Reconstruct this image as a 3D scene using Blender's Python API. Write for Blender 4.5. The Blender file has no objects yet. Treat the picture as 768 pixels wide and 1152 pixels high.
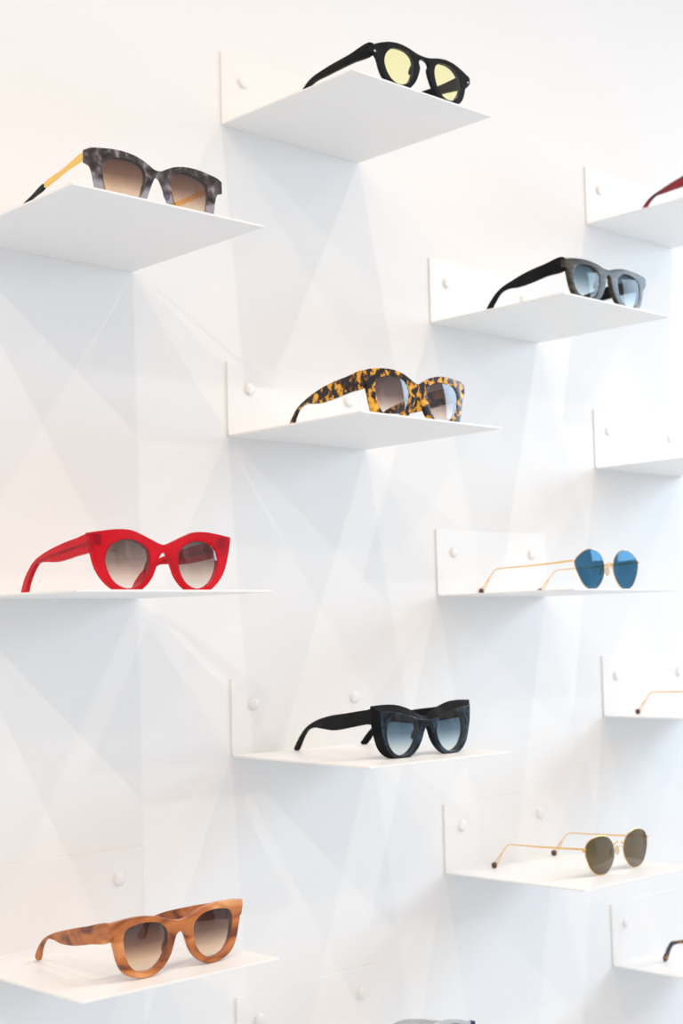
import bpy, bmesh, math, random
from mathutils import Vector, Matrix, geometry
random.seed(7)
scene = bpy.context.scene
COL = scene.collection
ZO = 1.40                      # height of the datum above the shop floor
W, D, H, TH = .200, .2005, .0792, .002   # shelf width, depth, back plate height, sheet thickness

# ------------------------------------------------------------------ helpers
def link(name, me, mat=None, parent=None, smooth=True):
    o = bpy.data.objects.new(name, me)
    COL.objects.link(o)
    for m in (mat if isinstance(mat, (list, tuple)) else [mat]):
        if m: me.materials.append(m)
    if smooth:
        me.polygons.foreach_set('use_smooth', [True] * len(me.polygons))
        me.set_sharp_from_angle(angle=math.radians(38))
    if name in ('front_frame', 'temple', 'temple_tip', 'lens', 'tray', 'back_plate') and len(me.polygons) > 6:
        w = o.modifiers.new('weighted normals', 'WEIGHTED_NORMAL'); w.mode = 'FACE_AREA'; w.weight = 100; w.keep_sharp = True; w.thresh = .01
    if parent: o.parent = parent
    return o

def empty(name, label, cat, group, loc, rot=(0, 0, 0)):
    o = bpy.data.objects.new(name, None); COL.objects.link(o)
    o.empty_display_size = .02
    o.location = loc; o.rotation_euler = rot
    o['label'] = label; o['category'] = cat
    if group: o['group'] = group
    return o

def mesh_from(verts, faces, name='m'):
    me = bpy.data.meshes.new(name); me.from_pydata(verts, [], faces); me.validate(); me.update()
    bm = bmesh.new(); bm.from_mesh(me); bmesh.ops.recalc_face_normals(bm, faces=bm.faces); bm.to_mesh(me); bm.free()
    return me

def spline(pts, closed=True, sub=8):
    """Centripetal Catmull-Rom through pts; a third entry marks a sharp corner."""
    n = len(pts); P = [Vector((p[0], p[1])) for p in pts]; cor = [len(p) > 2 for p in pts]
    out = []
    for i in range(n if closed else n - 1):
        p1, p2 = P[i], P[(i + 1) % n]
        p0 = P[(i - 1) % n] if (closed or i > 0) else p1 + (p1 - p2)
        p3 = P[(i + 2) % n] if (closed or i + 2 < n) else p2 + (p2 - p1)
        if cor[i]: p0 = p1 + (p1 - p2)
        if cor[(i + 1) % n]: p3 = p2 + (p2 - p1)
        t0 = 0.; t1 = t0 + max((p1 - p0).length, 1e-9) ** .5; t2 = t1 + max((p2 - p1).length, 1e-9) ** .5; t3 = t2 + max((p3 - p2).length, 1e-9) ** .5
        for k in range(sub):
            t = t1 + (t2 - t1) * k / sub
            A1 = p0 * ((t1 - t) / (t1 - t0)) + p1 * ((t - t0) / (t1 - t0))
            A2 = p1 * ((t2 - t) / (t2 - t1)) + p2 * ((t - t1) / (t2 - t1))
            A3 = p2 * ((t3 - t) / (t3 - t2)) + p3 * ((t - t2) / (t3 - t2))
            B1 = A1 * ((t2 - t) / (t2 - t0)) + A2 * ((t - t0) / (t2 - t0))
            B2 = A2 * ((t3 - t) / (t3 - t1)) + A3 * ((t - t1) / (t3 - t1))
            out.append(B1 * ((t2 - t) / (t2 - t1)) + B2 * ((t - t1) / (t2 - t1)))
    if not closed: out.append(P[-1])
    return out

def area(L): return .5 * sum(L[i].x * L[(i + 1) % len(L)].y - L[(i + 1) % len(L)].x * L[i].y for i in range(len(L)))

def offset(L, d):
    """Shrink (d > 0) a loop towards its inside."""
    n = len(L); s = 1 if area(L) > 0 else -1; out = []
    for i in range(n):
        a, b, c = L[i - 1], L[i], L[(i + 1) % n]
        e1 = (b - a); e2 = (c - b)
        if e1.length < 1e-9: e1 = e2
        if e2.length < 1e-9: e2 = e1
        n1 = Vector((-e1.y, e1.x)).normalized() * s; n2 = Vector((-e2.y, e2.x)).normalized() * s
        m = n1 + n2
        m = m.normalized() if m.length > 1e-6 else n1
        out.append(b + m * (d / max(.5, m.dot(n1))))
    return out

def inside(p, L):
    c = False; j = len(L) - 1
    for i in range(len(L)):
        a, b = L[i], L[j]
        if (a.y > p.y) != (b.y > p.y) and p.x < (b.x - a.x) * (p.y - a.y) / (b.y - a.y) + a.x: c = not c
        j = i
    return c

def plate(front, back, holes, t, bev, mapf, grid=.004, mat_front=None):
    """A flat sheet outline with holes, thickened from w=0 (front) to w=t (back), bevelled; mapf bends it in space.
    front and back are loops with the same number of points; holes are loops."""
    verts = []; faces = []
    def add(L, w):
        i0 = len(verts); verts.extend(mapf(p.x, p.y, w) for p in L); return list(range(i0, i0 + len(L)))
    fronts = [front] + holes; backs = [back] + holes
    rings = []
    for k in range(len(fronts)):
        sgn = 1 if k == 0 else -1
        r = [add(offset(fronts[k], sgn * bev), 0), add(offset(fronts[k], sgn * bev * .3), bev * .3), add(fronts[k], bev), add(backs[k], t - bev), add(offset(backs[k], sgn * bev * .3), t - bev * .3), add(offset(backs[k], sgn * bev), t)]
        rings.append(r); n = len(fronts[k])
        for a, b in zip(r, r[1:]):
            for i in range(n): faces.append((a[i], a[(i + 1) % n], b[(i + 1) % n], b[i]))
    nf0 = len(faces)
    for side, w in ((0, 0.), (1, t)):
        loops = fronts if side == 0 else backs
        L2 = [offset(loops[0], bev)] + [offset(h, -bev) for h in holes]
        idx = [r[0 if side == 0 else -1] for r in rings]
        pts = []; gid = []; edges = []
        for L, ids in zip(L2, idx):
            b = len(pts); pts += [Vector(p) for p in L]; gid += ids
            edges += [(b + i, b + (i + 1) % len(L)) for i in range(len(L))]
        xs = [p.x for p in L2[0]]; ys = [p.y for p in L2[0]]
        x = min(xs) + grid
        while x < max(xs):
            y = min(ys) + grid
            while y < max(ys):
                p = Vector((x, y))
                if inside(p, L2[0]) and not any(inside(p, h) for h in L2[1:]):
                    if min((p - q).length for q in pts) > grid * .45:
                        pts.append(p); gid.append(len(verts)); verts.append(mapf(p.x, p.y, w))
                y += grid
            x += grid
        ov, oe, of, vo, eo, fo = geometry.delaunay_2d_cdt(pts, edges, [], 0, 1e-9)
        gmap = []
        for k, v in enumerate(ov):
            if vo[k]: gmap.append(gid[vo[k][0]])
            else: gmap.append(len(verts)); verts.append(mapf(v.x, v.y, w))
        for f in of:
            c = sum((ov[i] for i in f), Vector((0, 0))) / len(f)
            if inside(c, L2[0]) and not any(inside(c, h) for h in L2[1:]):
                g = tuple(gmap[i] for i in f)
                if len(set(g)) == 3: faces.append(g)
    return mesh_from(verts, faces)

def tube(pts, rad, n=8, caps=True):
    P = [Vector(p) for p in pts]; R = rad if isinstance(rad, (list, tuple)) else [rad] * len(P)
    verts = []; faces = []
    t0 = (P[1] - P[0]).normalized(); ref = Vector((0, 0, 1)) if abs(t0.z) < .9 else Vector((1, 0, 0))
    nrm = (ref - t0 * ref.dot(t0)).normalized()
    for i, p in enumerate(P):
        t = ((P[min(i + 1, len(P) - 1)] - p).normalized() + (p - P[max(i - 1, 0)]).normalized()).normalized()
        nrm = (nrm - t * nrm.dot(t)).normalized(); b = t.cross(nrm)
        for k in range(n):
            a = 2 * math.pi * k / n; verts.append(p + (nrm * math.cos(a) + b * math.sin(a)) * R[i])
    for i in range(len(P) - 1):
        for k in range(n): faces.append((i * n + k, i * n + (k + 1) % n, (i + 1) * n + (k + 1) % n, (i + 1) * n + k))
    if caps: faces += [tuple(range(n)), tuple(range((len(P) - 1) * n, len(P) * n))]
    return verts, faces

def loop_tube(pts, rad, n=8):
    P = [Vector(p) for p in pts]; m = len(P); verts = []; faces = []
    for i, p in enumerate(P):
        t = (P[(i + 1) % m] - P[i - 1]).normalized()
        a0 = Vector((0, 1, 0)); a0 = (a0 - t * a0.dot(t)).normalized(); b = t.cross(a0)
        for k in range(n):
            a = 2 * math.pi * k / n; verts.append(p + (a0 * math.cos(a) + b * math.sin(a)) * rad)
    for i in range(m):
        for k in range(n): faces.append((i * n + k, i * n + (k + 1) % n, ((i + 1) % m) * n + (k + 1) % n, ((i + 1) % m) * n + k))
    return verts, faces

def join(*vf):
    V = []; F = []
    for v, f in vf:
        b = len(V); V += list(v); F += [tuple(i + b for i in x) for x in f]
    return mesh_from(V, F)

def ellipsoid(c, r, rot=None, nu=14, nv=9, squash=None):
    V = []; F = []; c = Vector(c)
    for j in range(nv + 1):
        th = math.pi * j / nv
        for i in range(nu):
            ph = 2 * math.pi * i / nu
            p = Vector((r[0] * math.sin(th) * math.cos(ph), r[1] * math.sin(th) * math.sin(ph), r[2] * math.cos(th)))
            if rot: p = rot @ p
            V.append(c + p)
    for j in range(nv):
        for i in range(nu): F.append((j * nu + i, j * nu + (i + 1) % nu, (j + 1) * nu + (i + 1) % nu, (j + 1) * nu + i))
    return V, F

def boxvf(x0, x1, y0, y1, z0, z1):
    V = [(x, y, z) for x in (x0, x1) for y in (y0, y1) for z in (z0, z1)]
    return V, [(0, 1, 3, 2), (4, 6, 7, 5), (0, 4, 5, 1), (2, 3, 7, 6), (0, 2, 6, 4), (1, 5, 7, 3)]

def bevel_box(b, r, seg=2):
    me = mesh_from(*boxvf(*b)); bm = bmesh.new(); bm.from_mesh(me)
    bmesh.ops.bevel(bm, geom=list(bm.edges), offset=r, segments=seg, affect='EDGES', profile=.5)
    bm.to_mesh(me); bm.free(); return me

# ------------------------------------------------------------------ materials
def nodes(name):
    m = bpy.data.materials.new(name); m.use_nodes = True
    nt = m.node_tree; nt.nodes.clear()
    out = nt.nodes.new('ShaderNodeOutputMaterial')
    return m, nt, out
def N(nt, typ, **kw):
    n = nt.nodes.new(typ)
    for k, v in kw.items():
        if k.startswith('i_'):
            k2 = k[2:].replace('_', ' ')
            n.inputs[int(k2) if k2.isdigit() else k2].default_value = v
        else: setattr(n, k, v)
    return n
def ramp(nt, stops, fac, interp='LINEAR'):
    r = nt.nodes.new('ShaderNodeValToRGB'); r.color_ramp.interpolation = interp
    e = r.color_ramp.elements
    while len(e) < len(stops): e.new(.5)
    for k, (p, c) in enumerate(stops): e[k].position = p; e[k].color = (*c, 1)
    nt.links.new(fac, r.inputs[0]); return r.outputs[0]
def s2l(*c):
    return tuple(((x / 255) / 12.92 if x <= 10 else (((x / 255) + .055) / 1.055) ** 2.4) for x in c)

def paint(name, rgb, rough=.45, bump=0., spec=.5, scale=400):
    m, nt, out = nodes(name)
    b = N(nt, 'ShaderNodeBsdfPrincipled', i_Base_Color=(*rgb, 1), i_Roughness=rough)
    b.inputs['Specular IOR Level'].default_value = spec
    tc = N(nt, 'ShaderNodeTexCoord'); no = N(nt, 'ShaderNodeTexNoise', i_Scale=scale, i_Detail=3.)
    nt.links.new(tc.outputs['Object'], no.inputs['Vector'])
    mx = ramp(nt, [(.3, tuple(c * .985 for c in rgb)), (.7, rgb)], no.outputs['Fac'])
    nt.links.new(mx, b.inputs['Base Color'])
    if bump:
        bp = N(nt, 'ShaderNodeBump', i_Strength=bump, i_Distance=.0004)
        nt.links.new(no.outputs['Fac'], bp.inputs['Height']); nt.links.new(bp.outputs[0], b.inputs['Normal'])
    nt.links.new(b.outputs[0], out.inputs[0]); return m

def metal(name, rgb, rough=.22):
    m, nt, out = nodes(name)
    b = N(nt, 'ShaderNodeBsdfPrincipled', i_Base_Color=(*rgb, 1), i_Roughness=rough, i_Metallic=1.)
    nt.links.new(b.outputs[0], out.inputs[0]); return m

def acetate(name, stops, scale=(1, 1, 1), nscale=60, detail=2., dist=0., rough=.18, trans=0., coat=.5, interp='LINEAR', tcol=None, zfade=None, spec=.35):
    """Glossy cellulose acetate: noise -> colour ramp; trans = share of clear tinted material;
    zfade=(z0,z1) makes the sheet turn clear from z1 down to z0."""
    m, nt, out = nodes(name)
    tc = N(nt, 'ShaderNodeTexCoord'); mp = N(nt, 'ShaderNodeMapping'); mp.inputs['Scale'].default_value = scale
    nt.links.new(tc.outputs['Object'], mp.inputs[0])
    no = N(nt, 'ShaderNodeTexNoise', i_Scale=nscale, i_Detail=detail, i_Distortion=dist)
    nt.links.new(mp.outputs[0], no.inputs['Vector'])
    colr = ramp(nt, stops, no.outputs['Fac'], interp)
    b = N(nt, 'ShaderNodeBsdfPrincipled', i_Roughness=rough, i_IOR=1.49); b.inputs['Specular IOR Level'].default_value = spec
    b.inputs['Coat Weight'].default_value = coat; b.inputs['Coat Roughness'].default_value = .06
    nt.links.new(colr, b.inputs['Base Color'])
    sh = b.outputs[0]
    if trans or zfade:
        tr = N(nt, 'ShaderNodeBsdfTransparent'); mix = N(nt, 'ShaderNodeMixShader', i_0=trans)
        if tcol: tr.inputs[0].default_value = (*tcol, 1)
        else: nt.links.new(colr, tr.inputs[0])
        if zfade:
            sx = N(nt, 'ShaderNodeSeparateXYZ'); nt.links.new(tc.outputs['Object'], sx.inputs[0])
            ad = N(nt, 'ShaderNodeMath', operation='MULTIPLY_ADD', i_1=.014); nt.links.new(no.outputs['Fac'], ad.inputs[0]); nt.links.new(sx.outputs['Z'], ad.inputs[2])
            mr = N(nt, 'ShaderNodeMapRange', i_1=zfade[0], i_2=zfade[1], i_3=zfade[2], i_4=trans)
            nt.links.new(ad.outputs[0], mr.inputs[0]); nt.links.new(mr.outputs[0], mix.inputs[0])
        nt.links.new(sh, mix.inputs[1]); nt.links.new(tr.outputs[0], mix.inputs[2]); sh = mix.outputs[0]
    nt.links.new(sh, out.inputs[0]); return m

def lens_mat(name, stops, refl=1., mirror=None, mirror_amt=0.):
    """Tinted see-through lens, colour graded by height (stops: height mm -> colour of the whole lens)."""
    m, nt, out = nodes(name)
    tc = N(nt, 'ShaderNodeTexCoord'); sx = N(nt, 'ShaderNodeSeparateXYZ')
    nt.links.new(tc.outputs['Object'], sx.inputs[0])
    mr = N(nt, 'ShaderNodeMapRange', i_1=0., i_2=.05); nt.links.new(sx.outputs['Z'], mr.inputs[0])
    c = ramp(nt, [(h / 50, tuple(x ** .5 for x in col)) for h, col in stops], mr.outputs[0])
    tr = N(nt, 'ShaderNodeBsdfTransparent'); nt.links.new(c, tr.inputs[0])
    gl = N(nt, 'ShaderNodeBsdfGlossy', i_Roughness=.02); gl.inputs[0].default_value = (*(mirror or (1, 1, 1)), 1)
    fr = N(nt, 'ShaderNodeFresnel', i_IOR=1.5)
    ma = N(nt, 'ShaderNodeMath', operation='MULTIPLY_ADD', i_1=refl, i_2=mirror_amt, use_clamp=True); nt.links.new(fr.outputs[0], ma.inputs[0])
    geo = N(nt, 'ShaderNodeNewGeometry'); inv = N(nt, 'ShaderNodeMath', operation='SUBTRACT', i_0=1.); nt.links.new(geo.outputs['Backfacing'], inv.inputs[1])
    ff = N(nt, 'ShaderNodeMath', operation='MULTIPLY'); nt.links.new(ma.outputs[0], ff.inputs[0]); nt.links.new(inv.outputs[0], ff.inputs[1])
    mx = N(nt, 'ShaderNodeMixShader'); nt.links.new(ff.outputs[0], mx.inputs[0])
    nt.links.new(tr.outputs[0], mx.inputs[1]); nt.links.new(gl.outputs[0], mx.inputs[2])
    nt.links.new(mx.outputs[0], out.inputs[0]); return m

M = {}
M['wall'] = paint('white_wall_paint', (.83, .83, .825), .75, .12, .3, 500)
M['shelf'] = paint('white_powder_coat', (.83, .83, .825), .42, .05, .45, 900)
M['cap'] = paint('white_plastic_cap', (.82, .82, .82), .35)
M['gold'] = metal('polished_gold', (.88, .54, .19), .25)
M['gold_satin'] = metal('satin_gold', (.95, .62, .18), .38)
M['silver'] = metal('steel_pin', (.75, .75, .75), .2)
M['pad'] = acetate('clear_nose_pad', [(0, (.9, .8, .6)), (1, (.95, .85, .7))], trans=.55)
M['bead'] = acetate('dark_brown_bead', [(.4, (.035, .015, .014)), (.65, (.14, .045, .025))], nscale=500)

# ------------------------------------------------------------------ the wall
wall = link('wall_back', mesh_from(*boxvf(-4, 6, .0, .12, 0, 4.2)), M['wall'], smooth=False)
wall['kind'] = 'structure'

# ------------------------------------------------------------------ shelves: x, z of the lower left wall corner, drop of the front edge
SH = {'A1': (-.0005, .5188, -.0010), 'O1': (-.3152, .3444, .0012), 'B1': (.3119, .3473, -.0009), 'A2': (.0010, .1890, .0004),
      'O2': (-.3142, .0219, -.0004), 'B2': (.3110, .0238, .0003), 'A3': (-.0004, -.1386, -.0018), 'B3': (.3113, -.2952, .0020),
      'C1': (.6227, .5211, 0.), 'C2': (.6230, .1922, 0.), 'C3': (.6214, -.1330, 0.), 'C4': (.6218, -.4516, 0.),
      'O3': (-.3126, -.2939, .0008), 'A4': (-.0001, -.4565, 0.)}
SLAB = {'A1': 'white bent metal shelf holding the black sunglasses with yellow lenses',
        'O1': 'white metal shelf cut by the left edge under the grey marbled sunglasses with gold temples',
        'B1': 'white bent metal shelf holding the square dark grey sunglasses',
        'A2': 'white bent metal shelf holding the tortoiseshell sunglasses',
        'O2': 'white metal shelf seen edge-on under the red cat-eye sunglasses',
        'B2': 'white metal shelf seen edge-on under the gold sunglasses with blue lenses',
        'A3': 'white bent metal shelf holding the black cat-eye sunglasses',
        'B3': 'white bent metal shelf holding the gold sunglasses with olive brown lenses',
        'C1': 'white metal shelf at the top right holding the dark red sunglasses',
        'C2': 'white metal shelf at the right edge with nothing visible on it',
        'C3': 'white metal shelf at the right edge under the gold temple with one dark bead tip',
        'C4': 'white metal shelf in the bottom right corner under the dark tortoise temple tip',
        'O3': 'white metal shelf at the lower left holding the caramel tan sunglasses',
        'A4': 'white metal shelf cut by the bottom edge, mostly its back plate showing'}
def tray_mesh(drop):
    V = []; n = 2
    for x in (0, W):
        for y, z in ((0, 0), (-D, drop), (-D, drop + TH), (-TH * 0, TH)): V.append((x, y, z))
    F = [(0, 1, 2, 3), (4, 7, 6, 5), (0, 4, 5, 1), (1, 5, 6, 2), (2, 6, 7, 3), (3, 7, 4, 0)]
    me = mesh_from(V, F); bm = bmesh.new(); bm.from_mesh(me)
    bmesh.ops.bevel(bm, geom=list(bm.edges), offset=.0004, segments=2, affect='EDGES', profile=.5); bm.to_mesh(me); bm.free(); return me
def cap_mesh(x, z):
    V = []; F = []; prof = [(.0062, 0), (.0062, -.0012), (.0056, -.0021), (.0040, -.0027), (.0018, -.0030), (0, -.0031)]; n = 24
    for r, y in prof[:-1]:
        for k in range(n):
            a = 2 * math.pi * k / n; V.append((x + r * math.cos(a), y - TH, z + r * math.sin(a)))
    V.append((x, prof[-1][1] - TH, z))
    for j in range(len(prof) - 2):
        for k in range(n): F.append((j * n + k, j * n + (k + 1) % n, (j + 1) * n + (k + 1) % n, (j + 1) * n + k))
    b = (len(prof) - 2) * n
    for k in range(n): F.append((b + k, b + (k + 1) % n, len(V) - 1))
    F.append(tuple(range(n)))
    return mesh_from(V, F)
plate_me = bevel_box((0, W, -TH, 0, TH * .3, H), .0004)
caps = [cap_mesh(.0288, .0524), cap_mesh(.1722, .0524)]
for k, (x, z, dr) in SH.items():
    r = empty('display_shelf', SLAB[k], 'shelf', 'white display shelves on the wall', (x, 0, ZO + z))
    link('tray', tray_mesh(dr), M['shelf'], r)
    link('back_plate', plate_me if not plate_me.materials else plate_me.copy(), None if plate_me.materials else M['shelf'], r)
    for c in caps:
        o = link('screw_cap', c, None if c.materials else M['cap'], r)

# ------------------------------------------------------------------ sunglasses
def mm(L): return [tuple([p[0] / 1000, p[1] / 1000] + list(p[2:])) for p in L]
def mirror_profile(half, sub=7):
    """half profile (x >= 0) from the top centre round to the underside centre -> full closed loop"""
    h = mm(half)
    left = [tuple([-p[0]] + list(p[1:])) for p in reversed(h[1:-1])]
    return spline(h + left, True, sub)
def wrap(u): return .0026 * (u / .075) ** 2
def slope(k): return SH[k][2] / .2
def surf(k, y): return SH[k][1] + TH + SH[k][2] * (-y / D)

def base(k, cx, y0, yaw, label, roll=0., dz=0.):
    e = empty('sunglasses', label, 'sunglasses', 'sunglasses on the wall shelves', (SH[k][0] + cx, y0, ZO + surf(k, y0) + dz),
              (-math.atan(slope(k)), math.radians(roll), math.radians(yaw)))
    return e

def lens_loop(hole, grow):
    L = spline(mm(hole), True, 7); return offset(L, -grow)

def pads(root, hole, T, mat, z=None, s=1.):
    x = min(p[0] for p in hole); zz = z or 22
    for sg in (-1, 1):
        rot = Matrix.Rotation(sg * math.radians(28), 3, 'Z') @ Matrix.Rotation(sg * math.radians(-18), 3, 'Y')
        v, f = ellipsoid((sg * (x - .6) / 1000, (T + .9) / 1000, zz / 1000), (.0017 * s, .0034 * s, .0060 * s), rot)
        link('nose_pad', mesh_from(v, f), mat, root)

def temple_loop(top, bot): 
    return spline(mm(top + bot), True, 6)

def temple(root, loop, hw, conv, mat, t=.0038, d0=.0, flare=1.4, hinge_v=38, T=4, name='temple', hinge=True):
    L = loop; out = []
    for sg in (-1, 1):
        def mp(d, v, w, sg=sg):
            f = max(0., d / .13)
            x = hw / 1000 - conv / 1000 * (f ** flare) * 1.0
            return (sg * (x - w), d, v)
        me = plate(L, L, [], t, .0007, mp, grid=.005)
        o = link(name, me, mat, root); out.append(o)
        if hinge:
            x1 = hw / 1000 - t
            v1 = boxvf(-.0013, .0013, -.0035, .0035, -.0026, .0026)
            hm = bevel_box((-.0012, .0012, -.004, .004, -.0024, .0024), .0006)
            h = link('hinge', hm, M['silver'], o); h.location = (sg * (x1 - .0008), T / 1000 + .003, hinge_v / 1000)
    return out

def acetate_pair(k, cx, y0, yaw, label, out, hole, tp, hw, conv, T, fm, lm, tm=None, back=None, roll=0., bev=.0007, hv=38, lens_y=None, pad_z=22, flare=1.4, padmat=None, tt=.0038, fl_label=None, dz=0.):
    root = base(k, cx, y0, yaw, label, roll, dz)
    F = mirror_profile(out); B = mirror_profile(back) if back else F
    hR = spline(mm(hole), True, 7); hL = [Vector((-p.x, p.y)) for p in reversed(hR)]
    mp = lambda u, v, w: (u, w + wrap(u), v)
    fr = link('front_frame', plate(F, B, [hR, hL], T / 1000, bev, mp), fm, root)
    ly = (lens_y if lens_y is not None else 1.5) / 1000
    for sg in (-1, 1):
        G = offset(hR, -.0006); G = G if sg > 0 else [Vector((-p.x, p.y)) for p in reversed(G)]
        c = sum(G, Vector((0, 0))) / len(G)
        def ml(u, v, w, c=c): return (u, ly - .001 + w + wrap(u) - .0016 * (1 - ((u - c.x) ** 2 + (v - c.y) ** 2) / .023 ** 2), v)
        link('lens', plate(G, G, [], .0018, .0002, ml, grid=.003), lm, root)
    pads(root, hole, T, padmat or fm, pad_z)
    tl = temple(root, temple_loop(*tp), hw, conv, tm or fm, hinge_v=hv, T=T, flare=flare, t=tt)
    return root, fr, tl

# ---- materials of the individual pairs
BLK = acetate('black_acetate', [(.3, (.006, .007, .009)), (.7, (.014, .016, .020))], nscale=40, rough=.14, coat=.0, spec=.11)
BLKS = acetate('black_satin_acetate', [(.3, (.006, .0065, .0075)), (.7, (.011, .012, .014))], nscale=60, rough=.26, coat=.0, spec=.06)
TORT = acetate('tortoiseshell', [(.0, (.007, .0045, .004)), (.465, (.013, .008, .006)), (.515, (.13, .042, .007)), (.56, (.62, .29, .022)), (.75, (.86, .48, .06)), (1, (.88, .52, .08))], nscale=128, detail=2.0, dist=.3, rough=.18, coat=.08, spec=.25)
REDA = acetate('translucent_red', [(.3, (.60, .005, .024)), (.7, (.76, .014, .04))], nscale=30, rough=.1, trans=.58, tcol=(.84, .03, .06), coat=.2)
CARA = acetate('caramel_horn', [(.34, (.14, .036, .013)), (.45, (.39, .118, .030)), (.57, (.52, .18, .046)), (.69, (.76, .38, .17))], scale=(.32, .5, 1.), nscale=58, detail=1.8, dist=.9, rough=.2, coat=.12, spec=.3)
HORN = acetate('dark_horn', [(.28, (.012, .012, .011)), (.46, (.034, .031, .023)), (.6, (.070, .058, .038)), (.78, (.18, .145, .09))], scale=(.35, .35, 1.6), nscale=80, detail=3., dist=1., rough=.24, coat=.0, spec=.22)
MARB = acetate('grey_marble', [(.34, (.010, .008, .008)), (.47, (.040, .031, .028)), (.56, (.085, .073, .078)), (.70, (.27, .24, .275))], nscale=105, detail=3., dist=.5, rough=.14, trans=.0, tcol=(.78, .76, .82), zfade=(.026, .033, .8), coat=.2, spec=.3)
BLUM = acetate('blue_black_marble', [(.42, (.005, .007, .010)), (.55, (.011, .020, .031)), (.66, (.024, .050, .080)), (.80, (.06, .10, .14))], nscale=85, detail=3.5, dist=.7, rough=.14, coat=.0, spec=.3)
DRED = acetate('dark_red', [(.35, (.06, .004, .010)), (.65, (.26, .008, .018))], scale=(1, .3, 1), nscale=90, rough=.18, coat=.1)
DTOR = acetate('dark_blue_tortoise', [(.42, (.012, .014, .03)), (.54, (.03, .04, .08)), (.62, (.30, .13, .03)), (.8, (.5, .25, .08))], nscale=160, rough=.2)
NAVY = acetate('navy_acetate', [(.3, (.012, .02, .06)), (.7, (.02, .035, .10))], nscale=40, spec=.3, coat=.1)
PALE = acetate('pale_grey_crystal', [(.4, (.55, .58, .62)), (.7, (.66, .69, .72))], nscale=40, trans=.25)
GPAD = M['pad']

L_BROWN = lens_mat('brown_gradient_lens', [(6, (.92, .80, .66)), (15, (.72, .52, .36)), (28, (.20, .105, .07)), (44, (.065, .034, .026))])
L_BROWNG = lens_mat('brown_grey_gradient_lens', [(4, (.90, .82, .76)), (13, (.72, .57, .49)), (26, (.27, .185, .155)), (44, (.095, .062, .055))])
L_TORT = lens_mat('umber_gradient_lens', [(4, (.94, .88, .84)), (11, (.72, .56, .48)), (24, (.18, .115, .10)), (44, (.055, .034, .034))])
L_BLUE = lens_mat('blue_grey_gradient_lens', [(4, (.84, .90, .93)), (12, (.52, .63, .69)), (24, (.13, .20, .26)), (44, (.03, .06, .09))], refl=.7)
L_BLUE2 = lens_mat('slate_gradient_lens', [(4, (.80, .88, .91)), (12, (.46, .58, .65)), (24, (.15, .23, .29)), (40, (.035, .065, .095))], refl=.5)
L_YEL = lens_mat('pale_yellow_lens', [(0, (.97, .95, .56)), (50, (.96, .94, .52))], refl=.6)
L_MIRB = lens_mat('blue_mirror_lens', [(0, (.045, .155, .27)), (50, (.028, .115, .22))], refl=.4, mirror=(.16, .30, .42), mirror_amt=.12)
L_OLI = lens_mat('olive_brown_lens', [(0, (.17, .125, .065)), (50, (.12, .085, .035))], refl=.9)
L_GREY = lens_mat('grey_lens', [(0, (.5, .55, .6)), (50, (.4, .45, .5))])

# ---- round-eye black frame, yellow lenses (top)
r, fr, tl = acetate_pair('A1', .1051, -.1955, 0, 'black round-eyed sunglasses with pale yellow lenses on the topmost shelf',
    [(0, 39.6), (5, 39.8), (11, 40.6), (20, 42.9), (33, 44.6), (46, 43.6), (57, 40.6), (65, 37.6), (71.6, 34.4, 1), (71.6, 28.3, 1), (67.5, 26.2), (64, 22), (62, 16.2), (58.5, 8.4), (52, 2.4), (44, -.1), (34, -.4), (23, 1.2), (14, 8.6), (8.2, 18.6), (5.7, 27), (7.2, 31.5), (5.3, 34.8), (0, 36.2)],
    [(15.5, 28), (17.5, 34), (24, 38), (36, 39), (45.5, 36.5), (52.5, 30), (55, 22), (52, 13), (46, 6.5), (37, 3.3), (28.5, 4.8), (21, 10), (17, 18.5)],
    ([(4, 37.5), (40, 36.2), (80, 35.2), (106, 32.5), (122, 25), (135, 13), (142, 2)], [(138, .4), (131, 4), (124, 14), (112, 24), (100, 27.3), (74, 27.2), (36, 26.6), (4, 26.4)]),
    71, 15, 4.2, BLK, L_YEL, tm=BLKS, roll=-.5, hv=32, pad_z=24, dz=.0006)

for sg in (-1, 1):
    v, f = ellipsoid((0, 0, 0), (.0011, .0005, .0011)); q = link('rivet', mesh_from(v, f), M['silver'], fr)
    q.location = (sg * .0678, wrap(.0678), .0293); q['label'] = 'small steel rivet'

# ---- grey marble frame with gold temples
r, fr, tl = acetate_pair('O1', .1073, -.170, 0, 'grey marbled square sunglasses with slim gold temples and brown gradient lenses',
    [(0, 38.8), (4, 39.3), (9, 41.8), (18, 45.8), (30, 48.4), (44, 48.8), (56, 47.6), (67, 45.8), (72.5, 43.2, 1), (72.5, 32.6, 1), (67, 30.4), (64.4, 24), (62.4, 13), (61, 5), (56.5, .9), (48, 0), (30, 0), (20, 1.5), (14.5, 6), (11.3, 13), (5.5, 27), (2.5, 32), (0, 32.8)],
    [(13.3, 31.5), (15.2, 37.2), (22.5, 41), (34.5, 42), (46.2, 40.5), (54, 36), (55.8, 29.5), (54.5, 17.5), (52, 10), (46, 5), (37, 4), (28, 5), (21, 9), (16, 19)],
    ([(6, 42.4), (45, 38.5), (83, 35.)], [(83, 32.0), (40, 34.6), (6, 38.4)]),
    71, 15, 4.6, MARB, L_BROWN, tm=M['gold_satin'], hv=39, tt=.0022)
tipl = temple_loop([(82, 35.2), (110, 31.4), (129, 28.4), (142, 20), (152, 2)], [(148, .4), (140, 12), (128, 24.8), (110, 28.7), (82, 31.8)])
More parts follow.
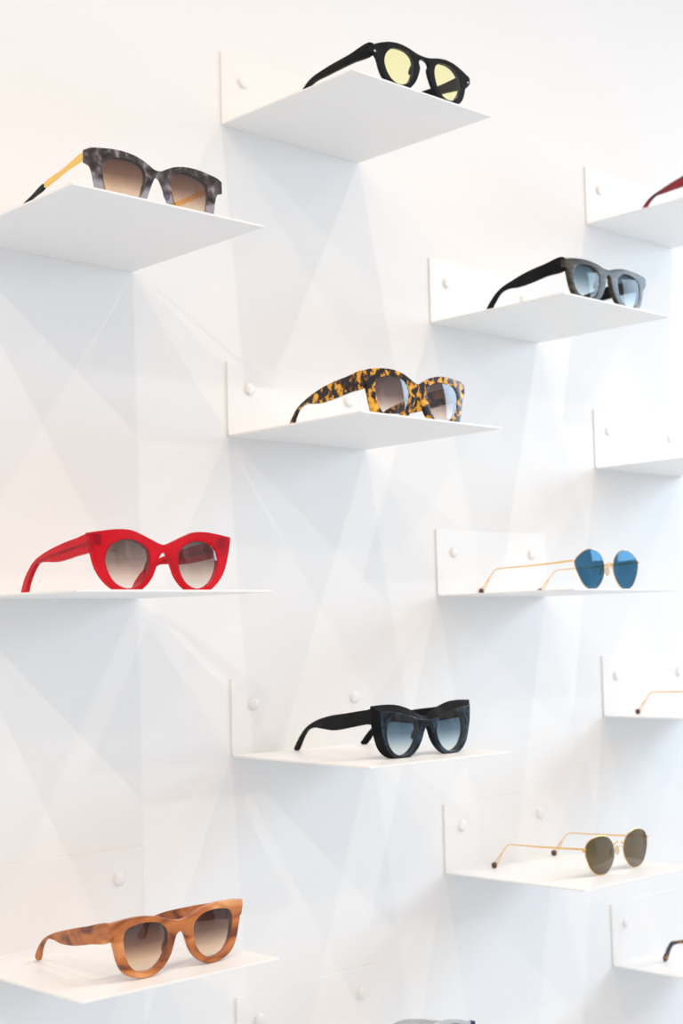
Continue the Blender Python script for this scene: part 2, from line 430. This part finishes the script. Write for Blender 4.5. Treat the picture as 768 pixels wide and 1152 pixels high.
for o, sg in zip(tl, (-1, 1)):
    def mp(d, v, w, sg=sg):
        x = .071 + .0004 - .015 * (max(0, d / .13) ** 1.4); return (sg * (x - w), d, v)
    q = link('temple_tip', plate(tipl, tipl, [], .0032, .0007, mp, grid=.005), BLKS, o); q['label'] = 'black temple tip'

# ---- square dark horn frame
acetate_pair('B1', .0931, -.192, 0, 'thick square dark grey horn sunglasses with blue-grey gradient lenses',
    [(0, 39.8), (7.8, 40.4), (19, 43.2), (35, 45.4), (52, 45), (67, 43.2), (76.5, 40.5, 1), (76, 33, 1), (71.3, 29.5), (68, 19), (64, 8.5), (59, 3.2), (50, .8), (42, 0), (27, .5), (16, 5), (9, 14.5), (4.6, 24), (3.4, 31.5), (0, 33.6)],
    [(17.8, 27.5), (19.5, 33.5), (28, 38.5), (39, 39.7), (52, 37.5), (59, 33.5), (61.8, 26), (60, 15), (54, 6.5), (45, 3.6), (32.5, 3.9), (23, 10), (18.8, 19)],
    ([(5, 43.7), (34, 41.9), (64, 38.6), (87, 34.1), (107, 29), (119, 22.5), (130, 13), (138, 2.5)], [(134, .4), (127, 6), (118, 14.5), (108, 23), (96, 25.5), (76, 24), (61, 24.5), (31, 27.5), (5, 29.5)]),
    76, 16, 5.5, HORN, L_BLUE2, tm=BLKS, back=[(0, 40.8), (7.8, 41.6), (19, 44.8), (35, 47.2), (52, 46.8), (67, 44.6), (77, 41.5, 1), (76.5, 33, 1), (71.3, 29.5), (68, 19), (64, 8.5), (59, 3.2), (50, .8), (42, 0), (27, .5), (16, 5), (9, 14.5), (4.6, 24), (3.4, 31.5), (0, 33.6)], hv=37, dz=.0003)

# ---- tortoiseshell
acetate_pair('A2', .1006, -.178, 0, 'amber and dark brown tortoiseshell square sunglasses with brown gradient lenses',
    [(0, 38.2), (4, 39), (11, 42.5), (20, 46.5), (31, 49), (43, 49.6), (57, 48.4), (67, 46.6), (72, 44.2, 1), (71.8, 37.6), (69, 29.5), (66.2, 19.5), (63.8, 10), (61.6, 4), (57, .8), (48, 0), (32, 0), (22, 1), (13.4, 6), (6.5, 16.5), (3, 23.5), (0, 26.3)],
    [(12.7, 29), (15.7, 36), (22.7, 40.8), (33.5, 42.5), (45, 41.7), (55, 38), (58.5, 31.5), (57.2, 22), (54, 12.5), (48, 5), (41, 3), (31, 3), (22.5, 7), (16.5, 16)],
    ([(4, 44.6), (32, 43.1), (63, 39.8), (86, 35), (104, 29.5), (119, 22.5), (129, 13), (136, 2)], [(132, .4), (126, 6), (121, 15), (113, 23), (100, 25.4), (77, 23), (59, 23.7), (28, 26.8), (4, 30)]),
    71, 15, 4.5, TORT, L_TORT, hv=37)

# ---- red cat-eye
r, fr, tl = acetate_pair('O2', .115, -.160, 0, 'bright red translucent cat-eye sunglasses on the shelf at eye level',
    [(0, 39.8), (5, 40.8), (12.5, 43.8), (21.5, 47.5), (33, 51.4), (45.5, 52), (58, 50.8), (70, 49), (75, 48.2, 1), (73.7, 40), (71, 29), (66.5, 17), (58.5, 7), (49, .6), (44, 0), (27, 0), (19.5, 4), (12, 12.5), (8.2, 21), (5.6, 27.5), (3, 31.5), (0, 33.2)],
    [(15.4, 27.5), (16.6, 34.5), (23.5, 39.8), (34, 43.2), (46, 42), (54.5, 37), (58.8, 27.5), (57, 18), (51, 8.5), (42, 3.4), (32.5, 2.9), (23, 7.8), (17, 17)],
    ([(4, 46.5), (30, 44.8), (62, 40.4), (87, 35.4), (105, 29.7), (119, 20.5), (128, 11), (132.5, 2)], [(131, .4), (123, .4), (117, 10), (108, 20.3), (97, 27.2), (82, 27.8), (62, 26.8), (30, 29.7), (4, 34.5)]),
    73, 12, 5., REDA, L_BROWNG, hv=42)
for o, sg in zip(tl, (-1, 1)):      # metal core wire seen inside the clear temple, dark hinge plate in the end piece
    pts = [(sg * (.073 - .0019 - .012 * (d / 130) ** 1.4), d / 1000, v / 1000) for d, v in ((8, 40.5), (30, 37.5), (62, 34), (87, 31.3), (104, 26), (116, 16), (124, 7))]
    v, f = tube(pts, [.0015, .0014, .0012, .0010, .0009, .0008, .0007]); q = link('core_wire', mesh_from(v, f), BLK, o)
    pl = link('hinge_plate', bevel_box((-.0044, .0044, -.0008, .0008, -.0046, .0046), .0004), BLK, fr); pl.location = (sg * .066, .0022 + wrap(.066), .0428)

# ---- gold panto wire frame builder
def wire_pair(k, cx, y0, yaw, label, lens, lm, hv, bend, ball, hw, conv, bridge, metalm, roll=0., rim=.00055, rimm=None):
    root = base(k, cx, y0, yaw, label, roll)
    Lr = spline(mm(lens), True, 8)
    for sg in (-1, 1):
        L = Lr if sg > 0 else [Vector((-p.x, p.y)) for p in reversed(Lr)]
        c = sum(L, Vector((0, 0))) / len(L)
        def ml(u, v, w, c=c): return (u, w - .0008 + wrap(u) * 1.3 - .0012 * (1 - ((u - c.x) ** 2 + (v - c.y) ** 2) / .024 ** 2), v)
        link('lens', plate(L, L, [], .0016, .0002, ml, grid=.003), lm, root)
        v, f = loop_tube([ml(p.x, p.y, .0008) for p in L], rim)
        link('rim', mesh_from(v, f), rimm or metalm, root)
        # nose pad on its arm
        x = min(p[0] for p in lens)
        arm = tube([(sg * (x + .5) / 1000, .001, .026), (sg * (x - 1.) / 1000, .0045, .0275), (sg * (x - 2.2) / 1000, .0065, .0255), (sg * (x - 3.) / 1000, .0062, .0235)], .0005, 6)
        a = link('pad_arm', mesh_from(*arm), metalm, root)
        rot = Matrix.Rotation(sg * math.radians(30), 3, 'Z') @ Matrix.Rotation(sg * math.radians(-15), 3, 'Y')
        link('nose_pad', mesh_from(*ellipsoid((sg * (x - 3.4) / 1000, .0066, .0225), (.0013, .0030, .0058), rot)), M['pad'], root)
        # temple: flat near hinge, thin wire, fork and bead
        def P(d, v, dx=0.):
            return (sg * (hw - conv * (max(0, d) / 130) ** 1.3 + dx) / 1000, d / 1000, v / 1000)
        b0, bz = bend; e0, ez = ball
        main = [P(1.5, hv), P(6, hv), P(30, hv + (bz - hv) * .3), P(70, hv + (bz - hv) * .68), P(b0 - 8, bz + .6), P(b0 - 3, bz + .1), P(b0 + 1.2, bz - 1.6), P(b0 + (e0 - b0) * .35, bz - (bz - ez) * .38)]
        v1 = tube(main, [.0012, .0012, .0011, .0009, .0007, .0007, .0007, .0007], 8)
        fr_ = lambda q, dd=0, dv=0: P(b0 + (e0 - b0) * q + dd, bz - (bz - ez) * q + dv)
        fk = fr_(.35)
        v2 = tube([fk, fr_(.6, .5, .4), fr_(.85, .5, .6), P(e0, ez + 2.8)], .00058, 6)
        v3 = tube([fk, fr_(.52, -1., -.9), fr_(.75, -1.9, -1.7), P(e0 - 3.3, ez - .4), P(e0 - 2.2, ez - 2.4), P(e0 - .5, ez - 2.9)], .00058, 6)
        t = link('temple', join(v1, v2, v3), metalm, root)
        rb = .0038
        bm = bmesh.new(); bmesh.ops.create_icosphere(bm, subdivisions=2, radius=rb, matrix=Matrix.Translation(P(e0, max(ez, 3.25))))
        me = bpy.data.meshes.new('bead'); bm.to_mesh(me); bm.free()
        link('temple_bead', me, M['bead'], t)['label'] = 'dark brown bead tip'
        # end piece joining rim and temple
        ox, oz = max(lens, key=lambda p: p[0])[:2]
        ep = tube([(sg * (ox - .3) / 1000, wrap(ox / 1000) * 1.3, oz / 1000), (sg * (ox + 1.2) / 1000, .004, (oz + hv) / 2000), P(4.5, hv)], .0011, 8)
        link('end_piece', mesh_from(*ep), metalm, root)
    bp = [Vector(p) / 1000 for p in bridge]
    full = spline([(p.x, p.z) for p in bp], False, 6)
    y = bridge[0][1]
    ym = bridge[len(bridge) // 2][1]; xm = abs(bp[0].x)
    link('bridge', mesh_from(*tube([(p.x, (y + (ym - y) * (1 - (p.x / xm) ** 2)) / 1000, p.y) for p in full], .0008)), metalm, root)
    return root

wire_pair('B2', .1308, -.150, 0, 'thin gold wire sunglasses with blue mirrored lenses on the edge-on shelf',
    [(9.1, 22), (9.2, 31.5), (13.2, 39), (20.5, 44.8), (31.5, 47.5), (44, 45), (54, 39.4), (60.7, 33.4, 1), (58.9, 25.6), (54, 15.9), (47.5, 7.4), (39, 2.3), (31, .9), (21.5, 4.3), (13.2, 12.5)],
    L_MIRB, 33.6, (124, 29.6), (147.5, 4.2), 62.5, 6, [(-9.2, .8, 28.5), (-5, 0, 30.2), (0, -1.6, 31.6), (5, 0, 30.2), (9.2, .8, 28.5)], M['gold'])
wire_pair('B3', .122, -.156, 2.5, 'thin gold wire sunglasses with round olive brown lenses',
    [(9.7, 20.3), (9.7, 26), (12.7, 33.4), (20.3, 40), (32, 43.4), (45, 42.6), (55.3, 39.3), (60.5, 34.2), (61.7, 27.4), (59.5, 19.3), (54, 9.6), (45, 2.7), (34.5, .8), (27, 1.6), (18, 6.7), (11.5, 14.9)],
    L_OLI, 31.6, (113, 28.4), (133.5, 3.3), 62.5, 4, [(-9.6, .8, 30.2), (-5, 0, 33), (0, -1.4, 34.2), (5, 0, 33), (9.6, .8, 30.2)], M['gold'])
wire_pair('C3', .100, -.155, 0, 'gold wire sunglasses at the right edge showing one thin temple with a dark bead tip',
    [(9.1, 22), (9.2, 31.5), (13.2, 39), (20.5, 44.8), (31.5, 47.5), (44, 45), (54, 39.4), (60.7, 33.4), (58.9, 25.6), (54, 15.9), (47.5, 7.4), (39, 2.3), (31, .9), (21.5, 4.3), (13.2, 12.5)],
    L_OLI, 33.0, (109, 28.7), (130.3, 3.3), 62.5, 4.5, [(-9.2, .8, 28.5), (-5, 0, 30.2), (0, -1.6, 31.6), (5, 0, 30.2), (9.2, .8, 28.5)], M['gold'])

# ---- black cat-eye with sculpted brow
r, fr, tl = acetate_pair('A3', .1156, -.166, -2, 'black cat-eye sunglasses with sculpted brow and blue-grey gradient lenses',
    [(0, 35.2), (5, 35.6), (11, 36.7), (23.5, 40.2), (37, 43.5), (50, 45.4), (62, 46, 1), (61.4, 34), (59, 21.5), (54.6, 10), (46, 1.7), (35.5, 0), (25, .4), (16, 6), (9, 15), (4.8, 24.5), (2.5, 28.5), (0, 30.2)],
    [(12.7, 26.5), (15.5, 34), (23, 39.5), (34, 42), (44.5, 40.9), (51.8, 34.8), (54.2, 26), (52.4, 15.5), (46.6, 7), (37, 2.5), (27, 3.6), (18, 10.2), (13.3, 19)],
    ([(8, 48.3), (20, 47.3), (52, 43), (81, 39.2), (107, 33.2), (125, 26), (138, 16.5), (147, 7), (151, 1.5)], [(145, .4), (140, 5), (133.5, 13.5), (124, 22), (111, 25.7), (94, 25.4), (73, 25), (49, 28.5), (20, 33.3), (8, 34.8)]),
    67, 15, 8., BLUM, L_BLUE, tm=BLKS,
    back=[(0, 39.3), (5, 40.2), (11, 43.2), (23.5, 48.2), (37, 51.4), (52, 52.2), (68.5, 51.5, 1), (68.4, 38), (65, 22), (59.5, 9), (49, 1), (36, 0), (25, .4), (16, 6), (9, 15), (4.8, 24.5), (2.5, 28.5), (0, 30.2)], hv=42, lens_y=1.5)
fr.data.materials.append(BLKS)          # brow, sides and back are black, only the front face is marbled blue
for p in fr.data.polygons:
    c = p.center
    if c.y - wrap(c.x) > .0009: p.material_index = 1

# ---- caramel striped
acetate_pair('O3', .1152, -.174, 2, 'caramel tan striped sunglasses with brown gradient lenses at the lower left',
    [(0, 40.6), (5, 41.2), (13.5, 43.6), (24, 47), (36, 49), (48, 49.4), (60, 48.6), (70.6, 47.6, 1), (70.8, 40.6, 1), (67.4, 38), (67, 32), (65.2, 25), (62, 14.5), (56, 6), (46, 1.2), (36, 0), (27, .8), (17, 6.6), (10.2, 15), (6.4, 24.4), (4.4, 28.9), (1.8, 31), (0, 31.3)],
    [(14, 29), (15, 35.5), (21, 40.6), (32, 43.2), (45, 43.2), (54, 41), (57.4, 36), (56.7, 25), (52.8, 13.5), (46, 7.2), (36, 5.2), (28, 6.2), (20, 12), (15.5, 20)],
    ([(4, 46.3), (43, 40.3), (77, 32.8), (98, 27.2), (114, 20.6), (124.5, 11.5), (130, 3)], [(127, .4), (123, 1.5), (118, 13), (108, 21), (96, 22.3), (83, 21), (63, 22.2), (34, 27.3), (4, 34)]),
    70, 13, 5., CARA, L_BROWN, hv=40, dz=.0005)

# ---- pairs that only peek into the frame
GEN_OUT = [(0, 38.2), (4, 39), (11, 41.5), (20, 45), (31, 47), (43, 47.6), (57, 46.6), (67, 45), (72, 42.5, 1), (71.8, 36), (69, 28.5), (66.2, 19.5), (63.8, 10), (60.6, 4), (55, .8), (47, 0), (33, 0), (23, 1), (14, 6), (7, 16.5), (3.4, 24.5), (0, 27.3)]
GEN_HOLE = [(13, 28), (15.7, 35), (22.7, 39.8), (33.5, 41.5), (45, 40.7), (55, 37), (58.5, 30.5), (57, 21), (53, 12), (47, 6), (40, 4.5), (31, 4.6), (23, 8), (16.8, 16)]
acetate_pair('C1', .100, -.186, 0, 'dark red sunglasses at the upper right edge with one temple showing', GEN_OUT, GEN_HOLE,
    ([(4, 46), (40, 42.5), (59, 38.5), (76, 35.1), (91, 31.2), (104, 28), (115, 23.2), (124, 16), (131, 7), (135, 1.5)], [(131, .4), (125, 6.5), (118.5, 13), (111, 20.2), (102, 24.8), (91, 25.3), (76, 25.6), (60, 25.8), (30, 28), (4, 32)]), 72, 15, 4.5, DRED, L_BROWN, hv=39)
acetate_pair('C4', .1145, -.160, 0, 'dark blue tortoise sunglasses at the bottom right edge with only a curved temple tip showing', GEN_OUT, GEN_HOLE,
    ([(4, 43), (40, 41), (70, 38), (88, 33.2), (100, 29.8), (108, 27.6), (114, 20.5), (118.5, 12.5), (122.5, 5.5), (122.5, 1.5)], [(119, .4), (116, 3), (112.5, 12), (108, 20), (103, 24), (90, 28), (70, 31), (40, 32.5), (4, 34)]), 70, 14, 4.5, DTOR, L_GREY, hv=38)
AV_OUT = [(0, 47.4), (5, 48.2), (12, 49.8), (20, 50.4), (33, 49.9), (45, 47.9), (56, 45.2), (65, 42.3), (71.5, 40, 1), (71, 33, 1), (66.5, 30), (65, 22), (61, 12), (54, 4.6), (46, .9), (39, 0), (30, .6), (21, 4), (14, 10.5), (9, 19), (5.5, 28), (0, 33)]
AV_HOLE = [(12, 30), (14.5, 37.5), (22, 43), (33, 45), (45, 44), (55, 40), (61, 33), (61, 24), (57, 14), (50, 7), (41, 4), (32, 4.6), (23, 9), (15.5, 18)]
r, fr, tl = acetate_pair('A4', .124, -.145, 0, 'pale grey sunglasses on the lowest shelf with only their brow above the bottom edge', AV_OUT, AV_HOLE,
    ([(4, 37), (40, 36), (80, 32), (98, 27), (108, 20), (116, 11), (121, 3)], [(117, .4), (110, 9), (102, 17), (92, 22), (75, 24), (40, 28), (4, 30)]), 69, 12, 4., PALE, L_GREY, tm=PALE, hv=34)
for sg in (-1, 1):
    e = link('end_cap', bevel_box((-.0035, .0035, -.003, .0035, -.0045, .0045), .0012), NAVY, fr); e.location = (sg * .0700, .0042, .0368); e['label'] = 'dark blue corner of the frame'

# ------------------------------------------------------------------ light
def lamp(kind, name, loc, energy, color, target=None, **kw):
    l = bpy.data.lights.new(name, kind); l.energy = energy; l.color = color
    for k, v in kw.items(): setattr(l, k, v)
    o = bpy.data.objects.new(name, l); COL.objects.link(o); o.location = loc
    if target is not None: o.rotation_euler = (Vector(target) - Vector(loc)).to_track_quat('-Z', 'Y').to_euler()
    return o
TZ = ZO + 2.1
SPOTS = [(-2.5, -2.3, 77., (1., .845, .67)), (-1.36, -1.5, 40., (1., .845, .67)), (-.15, -1.35, 33., (1., .845, .67)), (1.01, -1.35, 41.5, (1., .845, .67)), (2.2, -1.5, 39., (1., .845, .67))]
for x, y, e, c in SPOTS:
    lamp('SPOT', 'track_spotlight', (x, y, TZ), e, c, (x * .2 + .1, 0, ZO - 1.1), spot_size=math.radians(64), spot_blend=1., shadow_soft_size=.012)
WIN = (9.8, (.60, .81, 1.))
lamp('AREA', 'window_daylight', (2.3, -1.15, ZO + .62), WIN[0], WIN[1], (.35, 0, ZO - .6), shape='RECTANGLE', size=1.0, size_y=.8, spread=math.radians(105))

# ------------------------------------------------------------------ surroundings (the bright shop and street that the lenses mirror)
ENV = {'const': (.69, .69, .70), 'up': (.26, .10, .02), 'down': (.07, .17, .26), 'right': (.18, .20, .25), 'left': (.30, .21, .10)}
PATTERN = 1.
wd = bpy.data.worlds.new('bright_shop'); scene.world = wd; wd.use_nodes = True
nt = wd.node_tree; nt.nodes.clear()
out = nt.nodes.new('ShaderNodeOutputWorld'); bg = nt.nodes.new('ShaderNodeBackground')
tc = N(nt, 'ShaderNodeTexCoord'); sx = N(nt, 'ShaderNodeSeparateXYZ'); nt.links.new(tc.outputs['Generated'], sx.inputs[0])
acc = N(nt, 'ShaderNodeRGB'); acc.outputs[0].default_value = (*ENV['const'], 1); cur = acc.outputs[0]
for key, axis, sign in (('up', 'Z', 1), ('down', 'Z', -1), ('right', 'X', 1), ('left', 'X', -1)):
    m1 = N(nt, 'ShaderNodeMath', operation='MULTIPLY', i_1=float(sign), use_clamp=True); nt.links.new(sx.outputs[axis], m1.inputs[0])
    c1 = N(nt, 'ShaderNodeRGB'); c1.outputs[0].default_value = (*ENV[key], 1)
    mix = N(nt, 'ShaderNodeMix', data_type='RGBA', blend_type='ADD'); nt.links.new(m1.outputs[0], mix.inputs['Factor']); nt.links.new(cur, mix.inputs['A']); nt.links.new(c1.outputs[0], mix.inputs['B'])
    cur = mix.outputs['Result']
mpg = N(nt, 'ShaderNodeMapping'); mpg.inputs['Scale'].default_value = (7, 7, 4); nt.links.new(tc.outputs['Generated'], mpg.inputs[0])
vo = N(nt, 'ShaderNodeTexVoronoi', i_Scale=1.3, distance='CHEBYCHEV'); nt.links.new(mpg.outputs[0], vo.inputs['Vector'])
blocks = ramp(nt, [(.0, (.48, .50, .53)), (.4, (.85, .85, .85)), (.58, (1.3, 1.3, 1.3)), (.85, (1.9, 1.9, 1.9))], vo.outputs['Color'], 'CONSTANT')
mr = N(nt, 'ShaderNodeMapRange', i_1=-1., i_2=1.); nt.links.new(sx.outputs['Z'], mr.inputs[0])
band = ramp(nt, [(.40, (0, 0, 0)), (.46, (1, 1, 1)), (.62, (1, 1, 1)), (.70, (0, 0, 0))], mr.outputs[0])
bm_ = N(nt, 'ShaderNodeMath', operation='MULTIPLY', i_1=PATTERN); nt.links.new(band, bm_.inputs[0])
ml = N(nt, 'ShaderNodeMix', data_type='RGBA', blend_type='MULTIPLY'); nt.links.new(bm_.outputs[0], ml.inputs['Factor']); nt.links.new(cur, ml.inputs['A']); nt.links.new(blocks, ml.inputs['B'])
nt.links.new(ml.outputs['Result'], bg.inputs[0]); bg.inputs[1].default_value = 1.0
nt.links.new(bg.outputs[0], out.inputs[0])

# ------------------------------------------------------------------ camera
cam = bpy.data.cameras.new('camera'); co = bpy.data.objects.new('camera', cam); COL.objects.link(co)
yaw, pit, rol = .7566, .0802, -.0225
cy, sy, cp, sp = math.cos(yaw), math.sin(yaw), math.cos(pit), math.sin(pit)
fw = Vector((sy * cp, cy * cp, sp)); rt = Vector((cy, -sy, 0)); up = rt.cross(fw)
rt2 = math.cos(rol) * rt + math.sin(rol) * up; up2 = -math.sin(rol) * rt + math.cos(rol) * up
m = Matrix((rt2, up2, -fw)).transposed().to_4x4(); m.translation = (-.9531, -1.18, ZO - .0132)
co.matrix_world = m
cam.sensor_fit = 'VERTICAL'; cam.sensor_height = 36.; cam.lens = 1659.8 / 1152 * 36.
cam.clip_start = .05; cam.clip_end = 50
cam.dof.use_dof = True; cam.dof.focus_distance = 1.32; cam.dof.aperture_fstop = 8.
scene.camera = co

scene.view_settings.view_transform = 'Standard'; scene.view_settings.look = 'None'
scene.view_settings.exposure = 0.; scene.view_settings.gamma = 1.; scene.view_settings.use_curve_mapping = False
scene.cycles.use_denoising = True
scene.cycles.max_bounces = 10; scene.cycles.transparent_max_bounces = 24
scene.cycles.sample_clamp_indirect = 4.
